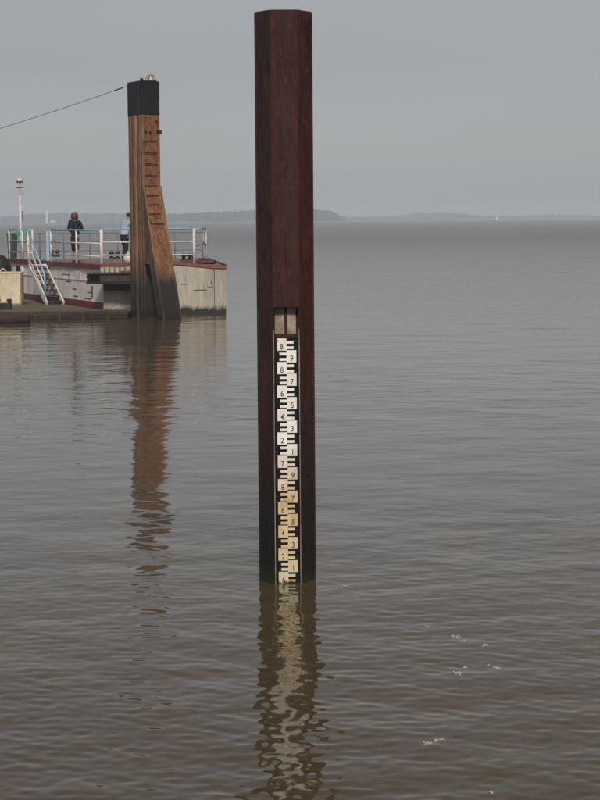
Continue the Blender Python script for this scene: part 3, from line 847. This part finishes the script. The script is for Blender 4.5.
# ---------------------------------------------------------------- floating dock
DZ = .21
d0 = on_z(-30, 320.6, 0); d1 = on_z(128, 318.8, 0)
dock = empty('floating_dock', (d0.x, d0.y, 0), 'low brown floating dock along the side of the barge', 'dock')
fp = [Vector((d0.x, d0.y)), Vector((d1.x, d1.y)), Vector((d1.x+.05, end_at(127, 310).y-.05)), C1+sn*.07-sd*.0+Vector((0, -.05)), LF+sn*.07, Vector((at(-30, 280, 77).x, 77))]
MB().prism(fp, -.5, DZ-.03).build('float', 'dock', dock)
fp2 = [fp[0]+Vector((.03, .05)), fp[1]+Vector((-.06, .05)), fp[2], fp[3], fp[4], fp[5]]
MB().prism(fp2, DZ-.028, DZ).build('dock_deck', 'dock_top', dock)
fa = Vector((d0.x, d0.y-.03)); fb = Vector((d1.x, d1.y-.03))
MB().hexa([(fa.x, fa.y, DZ-.10), (fb.x, fb.y, DZ-.10), (fb.x, fb.y+.14, DZ-.10), (fa.x, fa.y+.14, DZ-.10)],
          [(fa.x, fa.y, DZ+.05), (fb.x, fb.y, DZ+.05), (fb.x, fb.y+.14, DZ+.05), (fa.x, fa.y+.14, DZ+.05)]).build('edge_timber', 'log', dock, bevel=.02)
for px in (36, 60, 84, 108):
    p = on_z(px, 319.8, 0)
    MB().box((p.x, p.y-.05, .10), (.09, .06, .34)).build('upright', 'log', dock)
lg0 = on_z(-25, 319, .12); lg1 = on_z(30.5, 318.6, .12)
lg = MB().tube([(lg0.x, lg1.y-.25, .13), (lg1.x, lg1.y-.25, .13)], .16, 14).build('fender_log', 'log', dock, True)
MB().tube([(lg1.x-.01, lg1.y-.25, .13), (lg1.x+.012, lg1.y-.25, .13)], .075, 10).build('log_core', 'deep', lg)
p = on_z(4, 309.5, DZ)
bd = MB().box((p.x-.05, p.y, DZ+.10), (.62, .34, .24)).build('bollard', 'bollard', dock, bevel=.02)
for s in (-.17, .20):
    MB().lathe((p.x+s-.02, p.y, DZ+.12), [(.06, 0), (.06, .14), (.085, .15), (.085, .21), (.05, .23)], 12).build('bollard_head', 'bollard', bd, True)

# cream tank and black fender on the dock
tp = on_z(21.6, 305.2, DZ)
tank = empty('storage_tank', (tp.x-.7, tp.y+.35, DZ), 'cream painted steel box standing on the dock beside the stairs', 'tank')
th_ = at(21, 272.3, tp.y).z-DZ
MB().box((tp.x-.71, tp.y+.36, DZ+th_/2), (1.42, .72, th_)).build('body', 'cream', tank, bevel=.03)
MB().box((tp.x-.71, tp.y+.36, DZ+th_-.01), (1.46, .76, .05)).build('lid', 'cream', tank, bevel=.012)
MB().box((tp.x-.012, tp.y+.01, DZ+th_*.49), (.05, .05, th_*.94)).build('corner_angle', 'cream_edge', tank)
MB().box((tp.x-.71, tp.y-.002, DZ+.035), (1.40, .03, .06)).build('base_angle', 'cream_edge', tank)
lx = at(3, 272, tp.y+.3).x
MB().tube([(lx+.10*math.cos(t), tp.y+.3, DZ+th_+.12*math.sin(t)) for t in np.linspace(0, math.pi, 12)], .016, 6).build('lifting_loop', 'white_paint', tank, True)
fpz = at(1, 254.5, 71.5)
fx = at(-3, 254.5, 71.5).x
prof = [(.42, 0), (.50, .1), (.52, .6), (.50, fpz.z-DZ-.45), (.42, fpz.z-DZ-.2), (.26, fpz.z-DZ-.05), (.02, fpz.z-DZ)]
fend = MB().lathe((fx, 71.5, DZ), prof, 24).build('rubber_fender', 'rubber', None, True, origin=(fx, 71.5, DZ))
tag(fend, 'black rounded rubber fender standing behind the cream box', 'fender')

# ---------------------------------------------------------------- stairs
st_br = side_pt(65.8, -.10); st_tr = side_pt(47.9, -.10)
wdt = .60
st_bl = st_br+sn*wdt; st_tl = st_tr+sn*wdt
ZT = DK-.17
stairs = empty('boarding_stairs', (st_br.x, st_br.y, DZ), 'white boarding stairs with a blue handrail from dock to barge deck', 'stairs')
def V3(p, z): return Vector((p.x, p.y, z))
for b, t in ((st_br, st_tr), (st_bl, st_tl)):
    for dz in ((0,) if b is st_br else (0,)):
        ax_y = (V3(t, ZT)-V3(b, DZ)).normalized(); ax_x = sn.to_3d(); ax_z = ax_x.cross(ax_y).normalized()
        c = (V3(t, ZT)+V3(b, DZ+.02))/2
        MB().box(c, (.05, (V3(t, ZT)-V3(b, DZ)).length, .19), (ax_x, ax_y, ax_z)).build('stringer', 'white_paint', stairs)
NT = 7
for i in range(NT):
    t = (i+.6)/NT
    p = (st_br.lerp(st_tr, t)+st_bl.lerp(st_tl, t))/2; z = DZ+(ZT-DZ)*t
    MB().box((p.x, p.y, z), (wdt-.07, .30, .035), (sn.to_3d(), sd.to_3d(), Vector((0, 0, 1)))).build('tread', 'darksteel', stairs)
    MB().box((p.x+sd.x*.15, p.y+sd.y*.15, z+.004), (wdt-.075, .02, .045), (sn.to_3d(), sd.to_3d(), Vector((0, 0, 1)))).build('nosing', 'dock', stairs)
# landing bar
MB().tube([V3(st_tl, ZT+.04), V3(st_tr, ZT+.04)], .045, 8).build('landing_bar', 'white_paint', stairs)
# handrail: along the outer stringer
hb = st_bl.lerp(st_tl, .10); ht = st_tl
HH = 1.02
MB().tube([V3(ht, DK+1.13), V3(ht, DK+1.13)+(V3(hb, DZ+HH)-V3(ht, DK+1.13)), V3(hb, DZ+.08)], .030, 8).build('handrail', 'blue_paint', stairs, True)
MB().tube([V3(ht, DK+.62), V3(hb, DZ+.62)], .024, 8).build('mid_rail', 'white_paint', stairs, True)
MB().tube([V3(ht, DK+.14), V3(hb.lerp(st_bl, .5), DZ+.2)], .024, 8).build('low_rail', 'white_paint', stairs, True)
MB().tube([V3(ht, DK-.2), V3(ht, DK+1.15)], .032, 8).build('post', 'white_paint', stairs, True)

# ---------------------------------------------------------------- mast, bin, ball
mp = on_line(21.3, 262, LF+Vector((.4, .1)), C1+Vector((.4, .1)))
mx, my = mp.x, mp.y
zt1 = at(21, 195, my).z; zt2 = at(20, 181.5, my).z
mast = empty('lamp_mast', (mx, my, DK-.01), 'slender white mast with a small lamp and green lights on the barge deck', 'mast')
MB().tube([(mx, my, DK-.02), (mx, my, zt1)], [.055, .045], 12).build('pole', 'white_paint', mast, True)
MB().tube([(mx, my, zt1-.02), (mx, my, zt2)], .018, 8).build('top_rod', 'darksteel', mast, True)
MB().tube([(mx-.15, my, zt1+.28), (mx+.15, my, zt1+.28)], .018, 6).build('cross_arm', 'darksteel', mast)
MB().tube([(mx-.13, my, zt2-.03), (mx+.13, my, zt2-.03)], .018, 6).build('cross_arm', 'darksteel', mast)
MB().lathe((mx, my, zt2-.02), [(.10, 0), (.14, .03), (.14, .09), (.09, .15), (.02, .17)], 14).build('lamp', 'lamp_glass', mast, True)
MB().tube([(mx+.09, my, at(21, 222, my).z), (mx+.09, my, at(21, 211, my).z)], .022, 8).build('junction_box', 'green', mast)
for s in (-1, 1):
    zg = at(21, 233.5, my).z
    MB().box((mx+s*.13, my, zg), (.15, .13, .15)).build('signal_lamp', 'bright_green', mast, bevel=.02)
bp_ = on_z(12.6, 258.2, DK)
binn = empty('waste_bin', (bp_.x, bp_.y, DK-.01), 'dark green upright bin behind the railing at the mast', 'bin')
bz = at(12.6, 233.2, bp_.y).z
MB().hexa([(bp_.x+a*.15, bp_.y+b*.17, DK-.01) for a, b in ((-1, -1), (1, -1), (1, 1), (-1, 1))],
          [(bp_.x+a*.18, bp_.y+b*.20, bz-.07) for a, b in ((-1, -1), (1, -1), (1, 1), (-1, 1))]).build('body', 'green', binn, bevel=.02)
MB().box((bp_.x, bp_.y, bz-.035), (.40, .44, .07)).build('lid', 'green', binn, bevel=.02)
ball_p = on_z(128.6, 263.2, DK)
rr_ = .175
ball = MB().lathe((ball_p.x, ball_p.y, DK-.01), [(rr_*math.sin(t), rr_-rr_*math.cos(t)) for t in np.linspace(.12, math.pi-.12, 14)]+[(.035, 2*rr_+.03), (.035, 2*rr_+.07)], 18).build(
    'ball_fender', 'white_paint', None, True, origin=(ball_p.x, ball_p.y, DK-.01))
tag(ball, 'white ball fender on the barge deck by the dolphin', 'fender')

# ---------------------------------------------------------------- people
def skin_mesh(name, verts, edges, radii, root, sub=2):
    me = bpy.data.meshes.new(name)
    me.from_pydata([tuple(v) for v in verts], edges, [])
    o = bpy.data.objects.new(name, me); COL.objects.link(o)
    mod = o.modifiers.new('skin', 'SKIN')
    for i, sv in enumerate(me.skin_vertices[0].data):
        r = radii[i]; sv.radius = r if hasattr(r, '__len__') else (r, r); sv.use_root = (i == root)
    mod.use_smooth_shade = True
    s = o.modifiers.new('sub', 'SUBSURF'); s.levels = sub; s.render_levels = sub
    bpy.context.view_layer.update()
    out = bpy.data.meshes.new_from_object(o.evaluated_get(bpy.context.evaluated_depsgraph_get()))
    bpy.data.objects.remove(o, do_unlink=True)
    out.name = name
    for p in out.polygons: p.use_smooth = True
    return out
def chain_mesh(name, chains, root=0, sub=2):
    """chains: list of [(point, radius), ...]; points that coincide are shared"""
    V, E, Rr, idx = [], [], [], {}
    for ch in chains:
        prev = None
        for p, r in ch:
            k = tuple(round(c, 4) for c in p)
            if k not in idx: idx[k] = len(V); V.append(p); Rr.append(r)
            i = idx[k]
            if prev is not None and prev != i: E.append((prev, i))
            prev = i
    return skin_mesh(name, V, E, Rr, root, sub)
def link_part(name, me, mat, parent):
    from mathutils import noise as mn
    if name in ('jacket', 'skirt', 'shirt', 'trousers', 'hair'):          # folds and locks
        sc, am = ((26, .016) if name == 'hair' else (11, .020))
        nr = [v.normal.copy() for v in me.vertices]
        for v, q in zip(me.vertices, nr):
            c = v.co.copy()
            v.co = c + q*am*mn.noise(Vector((c.x*sc, c.y*sc, c.z*sc*(.35 if name == 'hair' else .8))))
    me.materials.clear(); me.materials.append(M[mat])
    for p in me.polygons: p.material_index = 0
    o = bpy.data.objects.new(name, me); COL.objects.link(o); o.parent = parent
    return o
def hand_chains(w, d, side):
    """palm and five fingers from wrist w along d"""
    d = Vector(d).normalized(); u = Vector(side).normalized()
    palm = Vector(w)+d*.06
    ch = [[(tuple(w), .026), (tuple(palm), .034)]]
    k = palm+d*.03
    ch[0].append((tuple(k), .030))
    for i, (o, ln) in enumerate(((-.030, .062), (-.010, .074), (.011, .070), (.031, .055))):
        b = k+u*o+d*.012; c1_ = b+d*ln*.5; e = c1_+d*ln*.38+d.cross(u)*.022
        ch.append([(tuple(k), .030), (tuple(b), .0095), (tuple(c1_), .009), (tuple(e), .008)])
    tb = palm-u*.040
    ch.append([(tuple(palm), .034), (tuple(tb), .012), (tuple(tb-u*.014+d*.035), .010), (tuple(tb-u*.012+d*.06), .009)])
    return ch
def head_mesh(c, turn, r=.108):
    """face towards +Y before the turn"""
    bm = bmesh.new(); bmesh.ops.create_icosphere(bm, subdivisions=4, radius=1)
    for v in bm.verts:
        x, y, z = v.co
        w = 1-.22*max(0, -z)**1.4
        x *= .070*w/.108; y *= .094*w/.108; z *= .118/.108
        co = Vector((x, y, z))
        f = max(0, v.co.y)
        co.y += .16*math.exp(-((v.co.x/.16)**2+((v.co.z+.12)/.22)**2))*(f > .5)          # nose
        for s in (-1, 1):
            co.y -= .07*math.exp(-(((v.co.x-s*.36)/.16)**2+((v.co.z-.06)/.12)**2))*(f > .5)  # eye sockets
            co.x += s*.10*math.exp(-((v.co.y/.18)**2+((v.co.z+.02)/.22)**2))*(abs(v.co.x) > .8)  # ears
        co.y += .05*math.exp(-((v.co.x/.25)**2+((v.co.z+.48)/.09)**2))*(f > .4)           # lips
        co.y += .04*math.exp(-((v.co.x/.25)**2+((v.co.z+.80)/.15)**2))*(f > .2)           # chin
        v.co = co*r
    me = bpy.data.meshes.new('head')
    bm.transform(Matrix.Translation(c) @ turn)
    bm.to_mesh(me); bm.free()
    for p in me.polygons: p.use_smooth = True
    return me
def join_meshes(name, ms):
    bm = bmesh.new()
    for m_ in ms: bm.from_mesh(m_)
    me = bpy.data.meshes.new(name); bm.to_mesh(me); bm.free()
    return me

def person(loc, rz, scale, label, spec):
    o = empty('person', loc, label, 'person')
    o.rotation_euler = (0, 0, rz); o.scale = (scale,)*3
    J = spec['J']
    body = [[(J['pelvis'], (.135, .105)), (J['waist'], (.115, .09)), (J['chest'], (.140, .105)), (J['neck0'], (.055, .055)), (J['neck'], (.048, .050)), (J['skull'], (.060, .070))]]
    for s in ('l', 'r'):
        body.append([(J['chest'], (.15, .11)), (J['sh_'+s], .058), (J['el_'+s], .042), (J['wr_'+s], .028)])
        dv = Vector(J['wr_'+s])-Vector(J['el_'+s])
        sd_ = dv.cross(Vector((0, 0, 1)))
        if sd_.length < 1e-3: sd_ = Vector((1, 0, 0))
        body += hand_chains(J['wr_'+s], dv, sd_*(1 if s == 'l' else -1))
        body.append([(J['pelvis'], (.13, .10)), (J['hip_'+s], .088), (J['kn_'+s], .058), (J['ca_'+s], .054), (J['an_'+s], .036), (J['to_'+s], .034)])
    me = chain_mesh('body', body)
    hd = head_mesh(Vector(J['skull'])+Vector((0, .012, .055)), spec['turn'])
    link_part('body', join_meshes('body', [me, hd]), 'skin', o)
    for nm, mat, chains, sub in spec['wear']:
        link_part(nm, chain_mesh(nm, chains, sub=sub), mat, o)
    return o

# woman with auburn hair, seen from behind, arms folded
JW = dict(pelvis=(0, 0, .93), waist=(0, .005, 1.10), chest=(0, 0, 1.28), neck0=(0, .0, 1.42), neck=(0, .01, 1.48), skull=(0, .02, 1.55),
          sh_l=(-.165, 0, 1.36), el_l=(-.215, -.02, 1.10), wr_l=(-.10, .17, 1.02),
          sh_r=(.165, 0, 1.36), el_r=(.245, .03, 1.12), wr_r=(.06, .20, 1.10),
          hip_l=(-.085, 0, .84), kn_l=(-.08, .015, .48), ca_l=(-.08, -.015, .34), an_l=(-.075, -.01, .09), to_l=(-.085, .14, .035),
          hip_r=(.085, 0, .84), kn_r=(.075, .02, .48), ca_r=(.075, -.01, .34), an_r=(.07, -.005, .09), to_r=(.085, .145, .035))
jacket = [[((0, 0, .86), (.175, .135)), ((0, 0, 1.0), (.160, .125)), ((0, 0, 1.14), (.140, .115)), ((0, 0, 1.28), (.165, .125)), ((0, .0, 1.385), (.10, .08)), ((0, .0, 1.43), (.062, .062))]]
for s in ('l', 'r'):
    jacket.append([((0, 0, 1.28), (.165, .125)), (JW['sh_'+s], .075), (JW['el_'+s], .062), (tuple(Vector(JW['el_'+s]).lerp(Vector(JW['wr_'+s]), .92)), .046)])
skirt = [[((0, 0, .95), (.165, .13)), ((0, .0, .80), (.172, .14)), ((0, .005, .62), (.155, .13)), ((0, .01, .47), (.140, .12)), ((0, .01, .37), (.13, .115))]]
hair = [[((0, .0, 1.69), (.085, .09)), ((.01, -.012, 1.61), (.132, .125)), ((0, -.03, 1.50), (.140, .11)), ((-.01, -.04, 1.425), (.115, .075))]]
shoes = [[((-.075, -.03, .05), .046), ((-.078, .05, .042), .044), ((-.088, .15, .032), .034)]]
shoes2 = [[((.07, -.025, .05), .046), ((.075, .055, .042), .044), ((.088, .155, .032), .034)]]
wp = on_z(75.4, 262.3, DK)
person((wp.x, wp.y, DK-.008), R(-12), 1.045, 'woman with auburn hair in dark navy clothes standing with her back turned',
       dict(J=JW, turn=Matrix.Rotation(R(-28), 4, 'Z'), wear=[('jacket', 'navy', jacket, 2), ('skirt', 'navy', skirt, 2), ('hair', 'hair_red', hair, 2), ('shoe', 'shoe', shoes, 2), ('shoe', 'shoe', shoes2, 2)]))
# person in a pale blue shirt, leaning forward, half behind the dolphin
JM = dict(pelvis=(0, 0, .95), waist=(0, .05, 1.11), chest=(0, .13, 1.30), neck0=(0, .19, 1.44), neck=(0, .22, 1.50), skull=(0, .25, 1.57),
          sh_l=(-.19, .14, 1.39), el_l=(-.24, .26, 1.14), wr_l=(-.14, .48, 1.10),
          sh_r=(.19, .14, 1.39), el_r=(.23, .28, 1.14), wr_r=(.12, .48, 1.10),
          hip_l=(-.09, 0, .86), kn_l=(-.09, .10, .50), ca_l=(-.09, .06, .36), an_l=(-.09, .0, .10), to_l=(-.10, .16, .04),
          hip_r=(.09, 0, .86), kn_r=(.09, .02, .49), ca_r=(.085, -.06, .36), an_r=(.08, -.12, .10), to_r=(.10, .04, .04))
shirt = [[((0, -.01, .90), (.185, .145)), ((0, .01, 1.0), (.185, .145)), ((0, .06, 1.14), (.168, .13)), ((0, .13, 1.30), (.185, .135)), ((0, .18, 1.41), (.11, .09)), ((0, .195, 1.45), (.066, .066))]]
for s in ('l', 'r'):
    shirt.append([((0, .13, 1.30), (.185, .135)), (JM['sh_'+s], .084), (JM['el_'+s], .066), (tuple(Vector(JM['el_'+s]).lerp(Vector(JM['wr_'+s]), .5)), .052)])
trous = [[((0, .03, 1.06), (.150, .12)), ((0, .0, .97), (.165, .135)), ((0, 0, .90), (.165, .13))]]
for s in ('l', 'r'):
    trous.append([((0, 0, .90), (.165, .13)), (JM['hip_'+s], .108), (JM['kn_'+s], .078), (JM['ca_'+s], .074), (JM['an_'+s], .060)])
hair2 = [[((0, .225, 1.70), (.08, .085)), ((0, .215, 1.62), (.095, .10)), ((0, .185, 1.54), (.08, .07))]]
def shoe_of(J, s):
    a, t = Vector(J['an_'+s]), Vector(J['to_'+s])
    return [[(tuple(a+Vector((0, -.02, -.045))), .050), (tuple(a.lerp(t, .55)+Vector((0, 0, -.018))), .046), (tuple(t+Vector((0, .01, 0))), .036)]]
mp_ = on_z(124.6, 262.6, DK)
person((mp_.x, mp_.y, DK-.008), R(-48), 1.02, 'person in pale blue shirt and dark trousers leaning half behind the dolphin',
       dict(J=JM, turn=Matrix.Rotation(R(8), 4, 'X') @ Matrix.Rotation(R(0), 4, 'Z'),
            wear=[('shirt', 'shirt', shirt, 2), ('trousers', 'trouser', trous, 2), ('hair', 'hair_dark', hair2, 2), ('shoe', 'shoe', shoe_of(JM, 'l'), 2), ('shoe', 'shoe', shoe_of(JM, 'r'), 2)]))

# ---------------------------------------------------------------- foam flecks
flecks = [(427.7, 626.4, 5), (455, 635, 8), (464, 641, 7), (486, 645.5, 6), (465, 667, 5), (495.5, 667.5, 8), (457, 674, 9), (426, 744, 9), (438.7, 741, 9), (491, 793, 5), (345, 586, 6)]
for i, (px, py, wpx) in enumerate(flecks):
    p = on_z(px, py, 0)
    dist = p.length
    w = .85*wpx/F*dist
    z = float(water_z(np.array([p.x]), np.array([p.y]))[0])
    mb = MB()
    ang = random.uniform(-.5, .5)
    for k in range(16):
        t = random.gauss(0, .34); u_ = random.gauss(0, .5)
        ox, oy = w*(t*math.cos(ang)), w*(u_+t*2.0*math.sin(ang)); r_ = w*random.uniform(.06, .17)
        mb.add([(ox+q.x*r_*1.3, oy+q.y*r_*2.2, q.z*.0035+.002) for q in ICO1[0]], ICO1[1])
    o = mb.build('foam_fleck', 'foam', None, True)
    o.location = (p.x, p.y, z)
    tag(o, 'small white fleck of foam floating on the brown water', 'foam', 'foam flecks drifting near the gauge pile')

# ---------------------------------------------------------------- haze
mb = MB().box((0, 4300, 15.5), (7000, 8800, 33))
hz = mb.build('haze', 'foam')
hm = bpy.data.materials.new('pale_river_haze'); hm.use_nodes = True
hn, hl = hm.node_tree.nodes, hm.node_tree.links
hn.remove(hn['Principled BSDF'])
pv = hn.new('ShaderNodeVolumePrincipled')
pv.inputs['Color'].default_value = (.77, .895, 1.0, 1)
pv.inputs['Density'].default_value = .00040
pv.inputs['Anisotropy'].default_value = -0.19
hl.new(pv.outputs[0], hn['Material Output'].inputs['Volume'])
hz.data.materials.clear(); hz.data.materials.append(hm)
tag(hz, 'pale haze over the river', kind='stuff')
